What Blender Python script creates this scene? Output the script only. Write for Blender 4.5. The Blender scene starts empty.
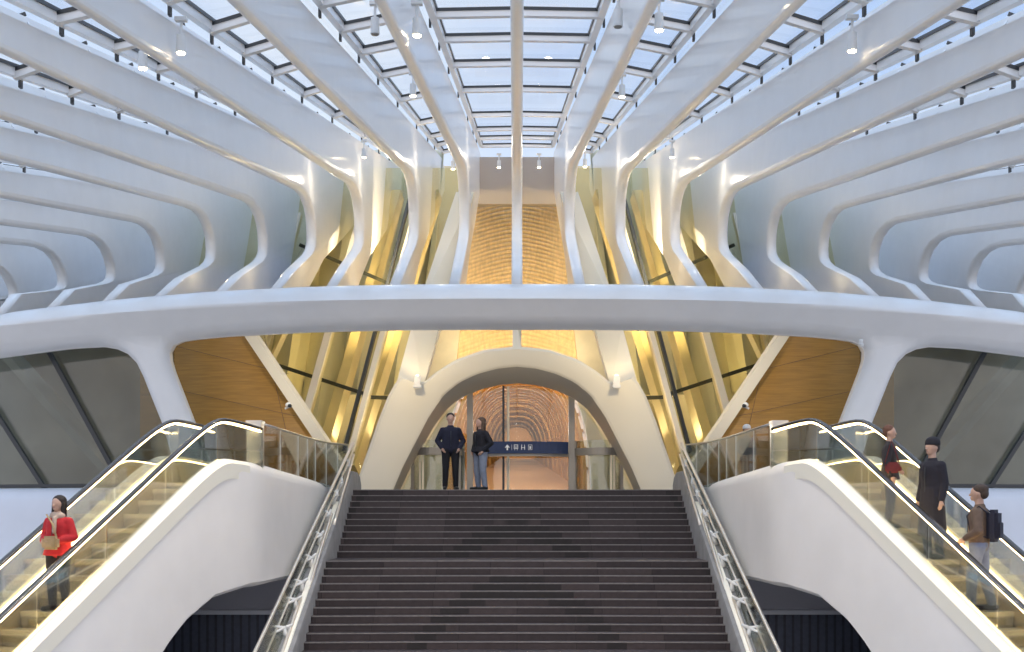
import bpy, bmesh, math, random
from mathutils import Vector, Matrix
random.seed(7)
C = bpy.context.scene.collection
PI = math.pi
F = 1280.0; CX = 517.0; YH = 508.0; ZC = 4.566
UP = ZC + 0.44                     # upper floor level
D = 39.0                           # depth of the knee of the roof ribs

def P(px, py, d):                  # a point at distance d seen at photo pixel (px, py)
    return Vector(((px-CX)*d/F, d, ZC+(YH-py)*d/F))

# ------------------------------------------------------------------ materials
def nodes(name):
    m = bpy.data.materials.new(name); m.use_nodes = True
    n = m.node_tree.nodes; l = m.node_tree.links
    return m, n, l, n['Principled BSDF']
def mat(name, col, rough=.5, metal=0., emit=None, es=0., noise=0., nscale=4., coat=0., spec=.5, bump=0.):
    m, n, l, b = nodes(name)
    b.inputs['Base Color'].default_value = (*col, 1)
    b.inputs['Roughness'].default_value = rough
    b.inputs['Metallic'].default_value = metal
    b.inputs['Specular IOR Level'].default_value = spec
    b.inputs['Coat Weight'].default_value = coat
    if emit:
        b.inputs['Emission Color'].default_value = (*emit, 1); b.inputs['Emission Strength'].default_value = es
    if noise or bump:
        tc = n.new('ShaderNodeTexCoord'); nz = n.new('ShaderNodeTexNoise'); nz.inputs['Scale'].default_value = nscale
        nz.inputs['Detail'].default_value = 5
        l.new(tc.outputs['Object'], nz.inputs['Vector'])
        if noise:
            r = n.new('ShaderNodeValToRGB')
            r.color_ramp.elements[0].position = .3; r.color_ramp.elements[1].position = .7
            r.color_ramp.elements[0].color = (*[c*(1-noise) for c in col], 1)
            r.color_ramp.elements[1].color = (*[min(1, c*(1+noise)) for c in col], 1)
            l.new(nz.outputs['Fac'], r.inputs['Fac']); l.new(r.outputs['Color'], b.inputs['Base Color'])
        if bump:
            bp = n.new('ShaderNodeBump'); bp.inputs['Strength'].default_value = bump; bp.inputs['Distance'].default_value = .02
            l.new(nz.outputs['Fac'], bp.inputs['Height']); l.new(bp.outputs['Normal'], b.inputs['Normal'])
    return m
def glass(name, tint=(.95,.97,.97), gloss=.12, rough=.02, fres=.6):
    m = bpy.data.materials.new(name); m.use_nodes = True
    n = m.node_tree.nodes; l = m.node_tree.links; n.clear()
    o = n.new('ShaderNodeOutputMaterial'); t = n.new('ShaderNodeBsdfTransparent'); g = n.new('ShaderNodeBsdfGlossy')
    t.inputs['Color'].default_value = (*tint, 1); g.inputs['Roughness'].default_value = rough
    mx = n.new('ShaderNodeMixShader'); fr = n.new('ShaderNodeLayerWeight'); fr.inputs['Blend'].default_value = .25
    mm = n.new('ShaderNodeMath'); mm.operation = 'MULTIPLY_ADD'; mm.inputs[1].default_value = fres; mm.inputs[2].default_value = gloss*.4
    mm.use_clamp = True
    l.new(fr.outputs['Fresnel'], mm.inputs[0]); l.new(mm.outputs[0], mx.inputs['Fac'])
    l.new(t.outputs[0], mx.inputs[1]); l.new(g.outputs[0], mx.inputs[2]); l.new(mx.outputs[0], o.inputs['Surface'])
    return m
def brickmat(name, c1, c2, mortar, scale, w, h, ms=.01, rough=.5, vec='Object', rot=(0,0,0), spec=.5):
    m, n, l, b = nodes(name)
    tc = n.new('ShaderNodeTexCoord'); mp = n.new('ShaderNodeMapping'); br = n.new('ShaderNodeTexBrick')
    mp.inputs['Rotation'].default_value = rot
    br.inputs['Scale'].default_value = scale; br.inputs['Brick Width'].default_value = w; br.inputs['Row Height'].default_value = h
    br.inputs['Mortar Size'].default_value = ms
    br.inputs['Color1'].default_value = (*c1,1); br.inputs['Color2'].default_value = (*c2,1); br.inputs['Mortar'].default_value = (*mortar,1)
    nz = n.new('ShaderNodeTexNoise'); nz.inputs['Scale'].default_value = 9; nz.inputs['Detail'].default_value = 6
    mix = n.new('ShaderNodeMixRGB'); mix.blend_type = 'MULTIPLY'; mix.inputs[0].default_value = .5
    l.new(tc.outputs[vec], mp.inputs['Vector']); l.new(mp.outputs[0], br.inputs['Vector']); l.new(tc.outputs[vec], nz.inputs['Vector'])
    l.new(br.outputs['Color'], mix.inputs[1]); l.new(nz.outputs['Fac'], mix.inputs[2]); l.new(mix.outputs[0], b.inputs['Base Color'])
    b.inputs['Roughness'].default_value = rough; b.inputs['Specular IOR Level'].default_value = spec
    return m
def woodmat(name, col, axis_scale=(1,1,8), rough=.45):
    m, n, l, b = nodes(name)
    tc = n.new('ShaderNodeTexCoord'); mp = n.new('ShaderNodeMapping'); mp.inputs['Scale'].default_value = axis_scale
    nz = n.new('ShaderNodeTexNoise'); nz.inputs['Scale'].default_value = 3; nz.inputs['Detail'].default_value = 8
    r = n.new('ShaderNodeValToRGB')
    r.color_ramp.elements[0].position = .25; r.color_ramp.elements[1].position = .75
    r.color_ramp.elements[0].color = (*[c*.78 for c in col],1); r.color_ramp.elements[1].color = (*[c*1.2 for c in col],1)
    l.new(tc.outputs['Object'], mp.inputs[0]); l.new(mp.outputs[0], nz.inputs['Vector']); l.new(nz.outputs['Fac'], r.inputs[0])
    l.new(r.outputs[0], b.inputs['Base Color']); b.inputs['Roughness'].default_value = rough
    return m
M = dict(
    white=mat('white_paint', (.83,.82,.81), .28, noise=.02, nscale=2, coat=.15),
    shell=mat('white_shell', (.82,.79,.77), .4, noise=.03, nscale=1.2),
    cream=mat('cream_paint', (.82,.75,.60), .45),
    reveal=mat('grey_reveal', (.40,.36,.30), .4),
    gold=mat('gold_panel', (.72,.63,.42), .45, noise=.08, nscale=1.5),
    fold=mat('pale_fold', (.64,.62,.50), .5, noise=.06, nscale=1.0),
    stone=None, nosing=mat('stone_nosing', (.21,.19,.185), .55, noise=.2, nscale=12),
    conc=mat('grey_stone', (.23,.225,.225), .6, noise=.15, nscale=3),
    steel=mat('brushed_steel', (.62,.60,.57), .28, 1.),
    bronze=mat('bronze_steel', (.84,.75,.64), .38, .9),
    grey=mat('grey_frame', (.33,.31,.28), .45, .3),
    dark=mat('dark_bar', (.03,.035,.04), .4),
    rubber=mat('black_rubber', (.05,.042,.036), .25),
    led=mat('warm_led', (1,.85,.55), .5, emit=(1,.73,.36), es=20.0),
    lamp=mat('lamp_glow', (1,.9,.7), .5, emit=(1,.80,.5), es=25.0),
    stepm=mat('escalator_tread', (.74,.64,.44), .45, .2),
    riser=mat('escalator_riser', (.42,.36,.25), .5, .2),
    brass=mat('brass_skirt', (.80,.68,.44), .32, .8),
    deck=mat('pale_deck', (.90,.86,.75), .4),
    clear=glass('clear_glass', (.93,.96,.94), .15),
    rail_glass=glass('balustrade_glass', (.90,.93,.90), .22),
    roofglass=glass('roof_glass', (.98,.99,1.0), .0, fres=.10),
    wallglass=glass('facade_glass', (.74,.76,.72), .12),
    greenglass=glass('green_glass', (.93,.90,.76), .0, fres=.2),
    blue=mat('sign_blue', (.012,.030,.10), .4), signw=mat('sign_white', (.75,.78,.82), .4),
    concrete=mat('weathered_concrete', (.37,.365,.33), .8, noise=.28, nscale=.5),
    slab=mat('floor_stone', (.28,.27,.26), .4, noise=.1, nscale=2),
    soffit=mat('grey_soffit', (.42,.42,.47), .6), night=mat('dark_shutter', (.03,.032,.05), .5),
    brown=mat('brown_wall', (.10,.06,.045), .6), mauve=mat('grey_lintel', (.42,.37,.33), .6),
    plug=mat('plastic_white', (.75,.74,.72), .4),
    base=mat('blue_white_wall', (.70,.72,.78), .4, noise=.03, nscale=1),
)
M['stone'] = brickmat('dark_granite', (.040,.030,.033), (.080,.060,.062), (.030,.025,.026), 1, 1.1, .137, .006, .5, spec=.35)
M['wood'] = woodmat('honey_wood', (.37,.19,.028), (.5,.5,7))
M['wood2'] = woodmat('pale_wood', (.68,.50,.26), (4,1,1))
M['wood3'] = woodmat('amber_wood', (.60,.33,.09), (4,1,1), .85)
M['woodfloor'] = woodmat('orange_wood', (.62,.35,.13), (6,1,1), .85)
M['shutter'] = brickmat('ribbed_shutter', (.15,.17,.25), (.17,.19,.27), (.08,.09,.13), 1, .25, 30, .04, .5, rot=(PI/2,0,0))

# ------------------------------------------------------------------ helpers
def link(name, me, m, parent=None, smooth=False, mats=None):
    o = bpy.data.objects.new(name, me); C.objects.link(o)
    if mats:
        for x in mats: me.materials.append(x)
    else: me.materials.append(m)
    if smooth:
        for p in me.polygons: p.use_smooth = True
    if parent: 
        o.parent = parent
        o.matrix_parent_inverse = Matrix.Translation(-parent.location) if parent.get('_w') else Matrix.Identity(4)
    return o
def obj(name, bm, m, parent=None, smooth=False, auto=None):
    bmesh.ops.recalc_face_normals(bm, faces=bm.faces)
    me = bpy.data.meshes.new(name); bm.to_mesh(me); bm.free()
    o = link(name, me, m, parent, smooth)
    if auto is not None:
        for p in me.polygons: p.use_smooth = True
        try: me.set_sharp_from_angle(angle=math.radians(auto))
        except Exception: pass
    return o
def tag(o, label=None, cat=None, group=None, kind=None):
    if label: o['label'] = label
    if cat: o['category'] = cat
    if group: o['group'] = group
    if kind: o['kind'] = kind
    return o
def empty(name, loc, label, cat, group=None, kind=None, world=False):
    o = bpy.data.objects.new(name, None); C.objects.link(o); o.location = loc; o.empty_display_size = .2
    if world:                      # children given in world coordinates
        o['_w'] = 1
    return tag(o, label, cat, group, kind)
def box(bm, c, s, rz=0, bev=0):
    g = bmesh.ops.create_cube(bm, size=1)['verts']
    bmesh.ops.scale(bm, vec=s, verts=g)
    if rz: bmesh.ops.rotate(bm, matrix=Matrix.Rotation(rz, 3, 'Z'), verts=g)
    bmesh.ops.translate(bm, vec=c, verts=g)
    if bev:
        es = list({e for v in g for e in v.link_edges})
        bmesh.ops.bevel(bm, geom=es, offset=bev, segments=2, affect='EDGES')
def prism(bm, front, back):        # two equal loops of points
    a = [bm.verts.new(p) for p in front]; b = [bm.verts.new(p) for p in back]
    bm.faces.new(a); bm.faces.new(b[::-1]); n = len(a)
    for i in range(n): bm.faces.new((a[i], b[i], b[(i+1)%n], a[(i+1)%n]))
def pxprism(bm, pts, d, th):       # an outline at distance d, thickened away from the viewer by th metres
    f = [P(x, y, d) for x, y in pts]; prism(bm, f, [p+Vector((0,th,0)) for p in f])
def sweep(bm, path, loops, close=True):
    """loops: list of point lists per station"""
    vs = [[bm.verts.new(p) for p in L] for L in loops]
    n = len(vs[0])
    for a, b in zip(vs, vs[1:]):
        for i in range(n if close else n-1):
            bm.faces.new((a[i], a[(i+1)%n], b[(i+1)%n], b[i]))
    if close:
        bm.faces.new(vs[0][::-1]); bm.faces.new(vs[-1])
def tube(bm, pts, r, n=8, r2=None, flat=1.0):
    pts = [Vector(p) for p in pts]; loops = []
    for i, p in enumerate(pts):
        t = (pts[min(i+1, len(pts)-1)]-pts[max(i-1, 0)]).normalized()
        up = Vector((0,0,1)) if abs(t.z) < .95 else Vector((0,1,0))
        s = t.cross(up).normalized(); u = s.cross(t).normalized()
        rr = r if r2 is None else r+(r2-r)*i/(len(pts)-1)
        loops.append([p+s*math.cos(2*PI*k/n)*rr+u*math.sin(2*PI*k/n)*rr*flat for k in range(n)])
    sweep(bm, pts, loops)
def bar(bm, a, b, w, h=None, side=None):     # rectangular bar from a to b
    a = Vector(a); b = Vector(b); t = (b-a).normalized(); h = h or w
    s = Vector(side).normalized() if side else t.cross(Vector((0,0,1)) if abs(t.z) < .95 else Vector((0,1,0))).normalized()
    s = (s - t*s.dot(t)).normalized(); u = s.cross(t).normalized()
    L = lambda p: [p+s*w/2+u*h/2, p-s*w/2+u*h/2, p-s*w/2-u*h/2, p+s*w/2-u*h/2]
    sweep(bm, None, [L(a), L(b)])
def NB(): return bmesh.new()
def mir(p, s): return Vector((p[0]*s, p[1], p[2]))
def mx(x, s): return CX+(x-CX)*(-s) if s > 0 else x     # photo x given for the LEFT side, mirrored for s=+1
SIDE = {-1: 'left', 1: 'right'}

# ------------------------------------------------------------------ setting : floors and enclosing surfaces
bm = NB(); box(bm, (0, 27, -.15), (56, 78, .3)); tag(obj('floor', bm, M['slab']), kind='structure')
bm = NB()
box(bm, (0, 46.2, UP-.2), (9.2, 30.2, .4))
for s in (-1, 1):
    prism(bm, [Vector((s*4.6, 61.3, UP)), Vector((s*4.6, 23.4, UP)), Vector((s*5.0, 21.9, UP)), Vector((s*6.0, 22.2, UP)), Vector((s*9.0, 33.4, UP)), Vector((s*14, 37, UP)), Vector((s*20, 61.3, UP))],
              [Vector((s*4.6, 61.3, UP-.4)), Vector((s*4.6, 23.4, UP-.4)), Vector((s*5.0, 21.9, UP-.4)), Vector((s*6.0, 22.2, UP-.4)), Vector((s*9.0, 33.4, UP-.4)), Vector((s*14, 37, UP-.4)), Vector((s*20, 61.3, UP-.4))])
tag(obj('floor', bm, M['slab']), kind='structure')

# lower level seen through the arches under the escalators
bm = NB(); box(bm, (0, 38.3, 2.9), (50, .3, 2.8)); tag(obj('wall_lower_back', bm, M['soffit']), kind='structure')
bm = NB(); box(bm, (0, 38.0, 1.48), (50, .5, .12)); tag(obj('trim_1', bm, M['base']), kind='structure')
bm = NB(); box(bm, (0, 38.4, .71), (50, .3, 1.42)); tag(obj('wall_lower_shutter', bm, M['shutter']), kind='structure')

# ------------------------------------------------------------------ staircase
R_, T_ = .139, .27
RC = 40.0
stair = empty('staircase', (0, 24, 0), 'wide dark granite staircase with pale nosings rising between steel balustrades', 'staircase', world=True)
HW = 3.93
def curve_y(x): return -x*x/(2*60.0)
lv = []    # (front depth, top z rel)
d = 30.8; z = .44
for fl, n in enumerate((11, 11, 14)):
    for k in range(n):
        dn = d - (1.4 if k == n-1 and fl < 2 else T_)
        if fl == 0 and k == 0: pass
        lv.append((d, z, dn)); z -= R_
        d = dn
lv = []
d = 30.8; z = .44
seq = []
for fl, n in enumerate((11, 11, 14)):
    for k in range(n):
        seq.append((d, z)); z -= R_
        d -= T_ if k < n-1 else (T_ if fl == 2 else 0)
    if fl < 2: d -= T_; d -= 0; d += 0; d -= (1.4-0)  # landing
# build each step as a solid slab standing on the floor level below it
def step_mesh(front, top, back, bot, x0=-HW, x1=HW, n=24):
    b = NB(); loops = []
    for i in range(n+1):
        x = x0+(x1-x0)*i/n; c = curve_y(x)
        loops.append([Vector((x, front+c, bot)), Vector((x, front+c, top)), Vector((x, back+c, top)), Vector((x, back+c, bot))])
    sweep(b, None, loops); return b
NOSE = []
for i, (fd, zr) in enumerate(seq):
    backd = (seq[i-1][0] if i else fd+1.2)
    top = ZC+zr
    o = obj('step', step_mesh(fd, top, backd+.02, top-R_-.12), M['stone'], stair)
    nb = step_mesh(fd-.012, top+.003, fd+.028, top-.016)
    obj('nosing', nb, M['nosing'], o)
    NOSE.append((fd, top))
SD = lambda dd: max(0, min(1, 0))
def nose_z(dd):                     # height of the stair surface at distance dd
    zz = 0.0
    for fd, t in NOSE:
        if dd >= fd: return t
    return 0.0
prof = []                           # smoothed pitch line: (depth, z)
prof = [(33.0, UP), (30.8, UP)]
prof += [(seq[10][0], ZC+seq[10][1]), (seq[11][0]+.27, ZC+seq[11][1]), (seq[21][0], ZC+seq[21][1]), (seq[22][0]+.27, ZC+seq[22][1]), (seq[35][0], ZC+seq[35][1]), (seq[35][0]-.6, ZC+seq[35][1]-.1)]
def pitch(dd):
    for (a, za), (b, zb) in zip(prof, prof[1:]):
        if b <= dd <= a: return zb+(za-zb)*(dd-b)/(a-b)
    return prof[0][1] if dd > 33 else prof[-1][1]
def para_z(dd): return ZC+.44+.46-.415*max(0, 30.8-dd)
for s in (-1, 1):
    b = NB(); loops = []
    N = 60
    for i in range(N+1):
        dd = 32.3-(32.3-17.2)*i/N
        c = curve_y(HW)
        zt = para_z(dd)
        if i == 0: zt -= .25
        if i == 1: zt -= .06
        zb = max(-.02, zt-1.5); xi = s*(HW); xo = s*(HW+.42)
        L = [Vector((xi, dd, zb)), Vector((xi, dd, zt-.08)), Vector((xi+s*.03, dd, zt-.02)), Vector((xi+s*.09, dd, zt)), Vector((xo-s*.09, dd, zt)), Vector((xo-s*.02, dd, zt-.04)), Vector((xo, dd, zt-.1)), Vector((xo, dd, zb))]
        loops.append(L)
    sweep(b, None, loops)
    o = obj('side_parapet', b, M['conc'], stair, auto=40); o['label'] = 'grey stone side parapet'

def para_z(dd): return ZC+.44+.46-.415*max(0, 30.8-dd)
# stair balustrades : inner handrail in three offset lengths, outer handrail, forked brackets, glass
def outer_x(dd): return 4.0+.052*(31.2-dd)
def outer_z(dd): return ZC+1.50-.435*(31.0-dd)
for s in (-1, 1):
    B = empty('stair_balustrade', (s*4.2, 24, 0), f'steel and glass stair balustrade with forked brackets on the {SIDE[s]} side of the staircase', 'balustrade', 'stair balustrades', world=True)
    segs = [((31.2, 1.30), (27.8, -.37), 0), ((27.95, -.13), (24.1, -1.95), 1), ((24.35, -1.72), (20.3, -3.45), 2)]
    for (a, za), (b_, zb_), k in segs:
        xk = 3.98+.07*k
        bm = NB(); n = 10
        pts = [(s*xk, a+(b_-a)*i/n, ZC+za+(zb_-za)*i/n) for i in range(n+1)]
        tube(bm, pts, .034, 8)
        tube(bm, [Vector(p)+Vector((s*.05, 0, -.16)) for p in pts], .016, 6)
        e = pts[-1]; tube(bm, [e, (s*xk, e[1]-.02, e[2]-.09), (s*(xk+.12), e[1], e[2]-.10)], .024, 8); tube(bm, [(s*xk, e[1]+.3, e[2]+.01), (s*(xk+.10), e[1]+.3, e[2]-.03)], .02, 8)
        obj('handrail', bm, M['bronze'], B, smooth=True)
        # kerb plate under this length
        bm = NB()
        for i in range(6):
            pass
        p0 = Vector((s*(xk+.07), a, pts[0][2]-.10)); p1 = Vector((s*(xk+.07), b_, pts[-1][2]-.10))
        bar(bm, p0, p1, .08, .02, side=(1,0,0)); obj('rail_plate', bm, M['bronze'], B)
    bm = NB(); pts = []
    N = 40
    for i in range(N+1):
        dd = 31.2+(17.6-31.2)*i/N
        # smoothed outer line
        pts.append(Vector((s*outer_x(dd), dd, outer_z(dd))))
    tube(bm, pts, .036, 8); obj('top_rail', bm, M['bronze'], B, smooth=True)
    bm = NB(); low = []
    lp = [p+Vector((-s*(abs(p.x)-4.0)*.25+s*.0, 0, -.20)) for p in pts]
    tube(bm, lp, .024, 6); obj('lower_rail', bm, M['bronze'], B, smooth=True)
    bm = NB(); sweep(bm, None, [[Vector((s*4.03, dd, para_z(dd)+.003)), Vector((s*4.03, dd, para_z(dd)+.03)), Vector((s*4.13, dd, para_z(dd)+.03)), Vector((s*4.13, dd, para_z(dd)+.003))] for dd in (30.9, 24, 17.6)])
    obj('base_plate', bm, M['deck'], B)
    # glass lengths
    for k in range(0, N, 4):
        bm = NB()
        A = pts[k:k+5]
        top = [p+Vector((0,0,-.03)) for p in A]; bot = [Vector((s*(4.22), p.y, para_z(p.y)+.02)) for p in A]
        loops = [[t, t+Vector((-s*.015,0,0)), q+Vector((-s*.015,0,0)), q] for t, q in zip(top, bot)]
        sweep(bm, None, loops); obj('glass_panel', bm, M['rail_glass'], B)
    # brackets
    dd = 30.6
    while dd > 18:
        j = min(range(len(pts)), key=lambda q: abs(pts[q].y-dd)); o_ = pts[j]; y = o_.y
        zi = para_z(y)-.32
        mid = Vector((s*(4.0+(abs(o_.x)-4.0)*.45), y, zi+.32+(o_.z-zi-.32)*.45))
        bm = NB()
        tube(bm, [(s*4.16, y, zi+.32), mid], .045, 6, r2=.035)
        tube(bm, [mid, (s*4.05, y+.05, o_.z-.14)], .036, 6, r2=.024)
        tube(bm, [mid, o_+Vector((-s*.02, 0, -.16))], .036, 6, r2=.024)
        tube(bm, [mid, (o_.x-s*.02, y-.22, o_.z-.30)], .030, 6, r2=.018)
        g = bmesh.ops.create_uvsphere(bm, u_segments=8, v_segments=6, radius=.04)['verts']; bmesh.ops.translate(bm, vec=mid, verts=g)
        obj('bracket', bm, M['plug'], B, smooth=True)
        dd -= .95

# ------------------------------------------------------------------ white walls that carry the escalators
ux = .341
def face_path(dd):                 # x of the white face on the right side
    if dd >= 23.2: return 4.52-.10*(dd-23.2)/7.6
    if dd >= 21.7:
        t = (23.2-dd)/1.5; return 4.52+.36*t*t+.0*t
    return 4.88+ux*(21.7-dd)
def wall_top(dd):
    if dd >= 21.75: return ZC+.83-(dd-21.75)*.030
    t = 21.75-dd
    k = .35
    return ZC+.83-.62*(t-k*(1-math.exp(-t/k))) 
def wall_bot(dd):
    pts = [(31.5,-1.5),(27,-1.45),(24.4,-1.40),(22.3,-1.39),(21.3,-1.52),(20.5,-1.86),(19.96,-2.24),(19.2,-2.95),(18.4,-3.8),(17.6,-4.6),(8,-4.6)]
    for (a, za), (b, zb) in zip(pts, pts[1:]):
        if b <= dd <= a: return ZC+zb+(za-zb)*(dd-b)/(a-b)
    return ZC-4.6
for s in (-1, 1):
    bm = NB(); loops = []
    ds = [31.3-.25*i for i in range(int((31.3-13.2)/.25)+1)]
    for dd in ds:
        x = face_path(dd); zt = wall_top(dd); zb = min(wall_bot(dd), zt-.25)
        zb = max(zb, -.02)
        zt = max(zt, zb+.15)
        w = .22+.38*max(0, min(1, (dd-22.0)/1.5))
        r = .10
        tuck = min(.25, (zt-zb)*.3)
        sh = Vector((s*.03,0,0))
        L = [Vector((s*x, dd, zb+tuck*.35)), Vector((s*x, dd, zt-.22)), Vector((s*(x+.02), dd, zt-.13)), Vector((s*(x+.06), dd, zt-.05)), Vector((s*(x+.13), dd, zt)), Vector((s*(x+.16), dd, zt+.0)),
             Vector((s*(x+.19), dd, zt-.10)),
             Vector((s*(x+w), dd, zt-.10)), Vector((s*(x+w), dd, zb)), Vector((s*(x+.15), dd, zb)), Vector((s*(x+.06), dd, zb+tuck*.1))]
        L[7].z = max(L[7].z, zb+.02) if L[7].z < zb+.02 else L[7].z
        loops.append(L)
    sweep(bm, None, loops)
    tag(obj(f'wall_{SIDE[s]}_escalator', bm, M['shell'], auto=35), kind='structure')

# ------------------------------------------------------------------ escalators
U = Vector((.3227, -.9465, 0)); NV = Vector((.9465, .3227, 0)); O = Vector((5.05, 21.6, 0))
SL = .577
def rise(u, z0, k=.35):            # height along the escalator: level, then down
    if u < -.2: return z0
    t = u+.2
    return z0 - SL*(t-k*(1-math.exp(-t/k)))
for s in (-1, 1):
    E = empty('escalator', (s*6.8, 17.5, 0), f'{SIDE[s]} escalator with glass sides, glowing handrails and pale steps', 'escalator', 'escalators beside the staircase', world=True)
    def W(u, n, z): 
        p = O+U*u+NV*n; return Vector((s*p.x, p.y, z))
    UE = 8.4
    us = [-1.55+.15*i for i in range(int((UE+1.55)/.15)+1)]
    def hz(u):
        z0 = ZC+1.50
        z = rise(u, z0)
        if u < -.25: z -= .10*((-.25-u)/1.3)**1.5
        return z
    def sz(u): return rise(u+.06, UP)
    def section(prof, u0=-1.5, u1=UE, base=hz):
        L = []
        for u in us:
            if u0-1e-6 <= u <= u1+1e-6: L.append([W(u, n_, max(0, base(u)+dz)) for n_, dz in prof])
        return L
    for side, n0 in (('near', 0.0), ('far', .95)):
        q = 1 if side == 'near' else -1
        bm = NB(); pr = [(n0+.058*math.cos(a), .034*math.sin(a)) for a in [2*PI*k/10 for k in range(10)]]
        sweep(bm, None, section(pr)); o = obj('handrail', bm, M['rubber'], E, smooth=True)
        bm = NB(); pr = [(n0-.018, -.036), (n0+.018, -.036), (n0+.018, -.058), (n0-.018, -.058)]
        sweep(bm, None, section(pr)); obj('light_strip', bm, M['led'], E)
        # glass lengths
        edges = [-1.5+1.5*i for i in range(7)]
        for a, b_ in zip(edges, edges[1:]):
            L = [[W(u, n0-.006, hz(u)-.058), W(u, n0+.006, hz(u)-.058), W(u, n0+.006, max(0.01, hz(u)-.70)), W(u, n0-.006, max(0.01, hz(u)-.70))] for u in [a+.008+(b_-a-.016)*j/8 for j in range(9)] if hz(u) > .75]
            if len(L) > 2:
                bm = NB(); sweep(bm, None, L); obj('glass_panel', bm, M['rail_glass'], E)
        # skirt and deck
        ins = q*.075
        bm = NB(); pr = [(n0-q*.0, -.66), (n0+ins*.6, -.69), (n0+ins, -.75), (n0+ins, -1.15), (n0-q*.0, -1.15)]
        sweep(bm, None, section(pr)); obj('skirt', bm, M['brass'], E)
        bm = NB()
        if side == 'near': pr = [(n0-.001, -.66), (n0-.05, -.67), (n0-.15, -.74), (n0-.15, -1.0), (n0-.001, -1.0)]
        else: pr = [(n0+.001, -.60), (n0+.26, -.60), (n0+.32, -.66), (n0+.32, -1.25), (n0+.001, -1.25)]
        sweep(bm, None, section(pr, -.9 if side == 'near' else -1.5)); obj('deck', bm, M['deck'], E)
        bm = NB(); pr = [(n0+q*.008, -.70), (n0+q*.035, -.70), (n0+q*.035, -.665), (n0+q*.008, -.665)]
        sweep(bm, None, section(pr)); obj('skirt_light', bm, M['led'], E)
    # steps
    u = .1; k = 0
    bm = NB(); L = [[W(uu, .08, UP+.012), W(uu, .87, UP+.012), W(uu, .87, UP-.1), W(uu, .08, UP-.1)] for uu in (-1.5, -.2)]
    sweep(bm, None, L); obj('comb_plate', bm, M['steel'], E)
    u = -.19
    while u < UE-.5:
        zt = sz(u+.0)-.0
        if zt < .15: break
        bm = NB(); 
        L = [[W(uu, .08, zt), W(uu, .87, zt), W(uu, .87, zt-.07), W(uu, .08, zt-.07)] for uu in (u, u+.385)]
        sweep(bm, None, L); st = obj('step', bm, M['stepm'], E)
        bm = NB(); L = [[W(uu, .09, zt-.005), W(uu, .86, zt-.005), W(uu, .86, zt-.25), W(uu, .09, zt-.25)] for uu in (u+.36, u+.378)]
        sweep(bm, None, L); obj('riser', bm, M['riser'], st)
        u += .40
    # outer white cladding and underside
    bm = NB(); L = []
    for u in us:
        t_ = hz(u)-.72; L.append([W(u, .96, max(.02, t_)), W(u, 1.30, max(.02, t_-.02)), W(u, 1.30, max(0, t_-1.0)), W(u, 1.10, max(0, t_-1.25)), W(u, .05, max(0, t_-1.25)), W(u, .05, max(0.01, t_-.62)), W(u, .96, max(.01, t_-.62))])
    sweep(bm, None, L); obj('truss_cladding', bm, M['shell'], E, auto=40)

# ------------------------------------------------------------------ upper level glass balustrades with end post
for s in (-1, 1):
    G = empty('glass_balustrade', (s*4.7, 27, UP), f'curved glass balustrade between the {SIDE[s]} escalator and the stair head', 'balustrade', 'landing balustrades', world=True)
    zt = ZC+1.54
    path = [(4.66,23.25),(4.62,25.0),(4.60,26.9),(4.58,28.0),(4.55,28.9),(4.45,29.9),(4.30,30.7),(4.12,31.2)]
    bm = NB(); tube(bm, [(s*x, y, zt) for x, y in path], .022, 8); obj('top_rail', bm, M['steel'], G, smooth=True)
    for (a, ya), (b_, yb) in zip(path, path[1:]):
        v = Vector((b_-a, yb-ya, 0)); g = v.normalized()*.012
        p = Vector((s*(a+g.x), ya+g.y, 0)); q = Vector((s*(b_-g.x), yb-g.y, 0))
        bm = NB(); n_ = Vector((.007,0,0)); lo = Vector((0,0,UP+.05)); hi = Vector((0,0,zt-.02))
        sweep(bm, None, [[p-n_+lo, p+n_+lo, p+n_+hi, p-n_+hi], [q-n_+lo, q+n_+lo, q+n_+hi, q-n_+hi]])
        obj('glass_panel', bm, M['rail_glass'], G)
        bm = NB(); bar(bm, (s*b_, yb, UP+.05), (s*b_, yb, zt-.02), .014, .02); obj('joint', bm, M['plug'], G)
    bm = NB(); box(bm, (s*4.72, 23.1, (UP+zt+.02)/2), (.26, .30, zt-UP+.0), bev=.01)
    box(bm, (s*4.72, 23.1, zt+.015), (.29, .33, .035), bev=.005)
    o = obj('end_post', bm, M['steel'], G)

# ------------------------------------------------------------------ big white ring beam with raking columns
YC = 31.0+RC
def arc_s(px):                      # arc length on the ring where the ray through px meets it
    t = (px-CX)/F
    # (t d)^2 + (d-YC)^2 = RC^2
    a = 1+t*t; b_ = -2*YC; c = YC*YC-RC*RC
    d = (-b_-math.sqrt(b_*b_-4*a*c))/(2*a); th = math.asin(t*d/RC)
    return th*RC, d
def arc_pt(px, py):
    s_, d = arc_s(px); return (s_, (YH-py)*d/F+ZC)
half = [(517,325.5),(400,326),(300,328.5),(215,333),(184,336),(170,338),(161,342),(157,349),(157.5,357),(161,369),(183,425),(208,487)]
left_open = [(170,487),(150,421),(139,394),(131,374),(124,360),(115,351),(104,346),(89,343.5),(55,345.5),(0,352.5),(-40,358),(-150,375)]
topl = [(-150,336),(-40,318),(0,309),(100,297),(200,288.5),(300,283.5),(400,281),(517,280.5)]
def full(pts): return [arc_pt(*p) for p in pts]+[]
seqL = half+left_open+topl
pl = full(seqL); pr_ = [(-a, b_) for a, b_ in reversed(pl[1:-1])]
loop = pl+pr_
cu = bpy.data.curves.new('c', 'CURVE'); cu.dimensions = '2D'; cu.fill_mode = 'BOTH'
sp = cu.splines.new('POLY'); sp.points.add(len(loop)-1)
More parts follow.
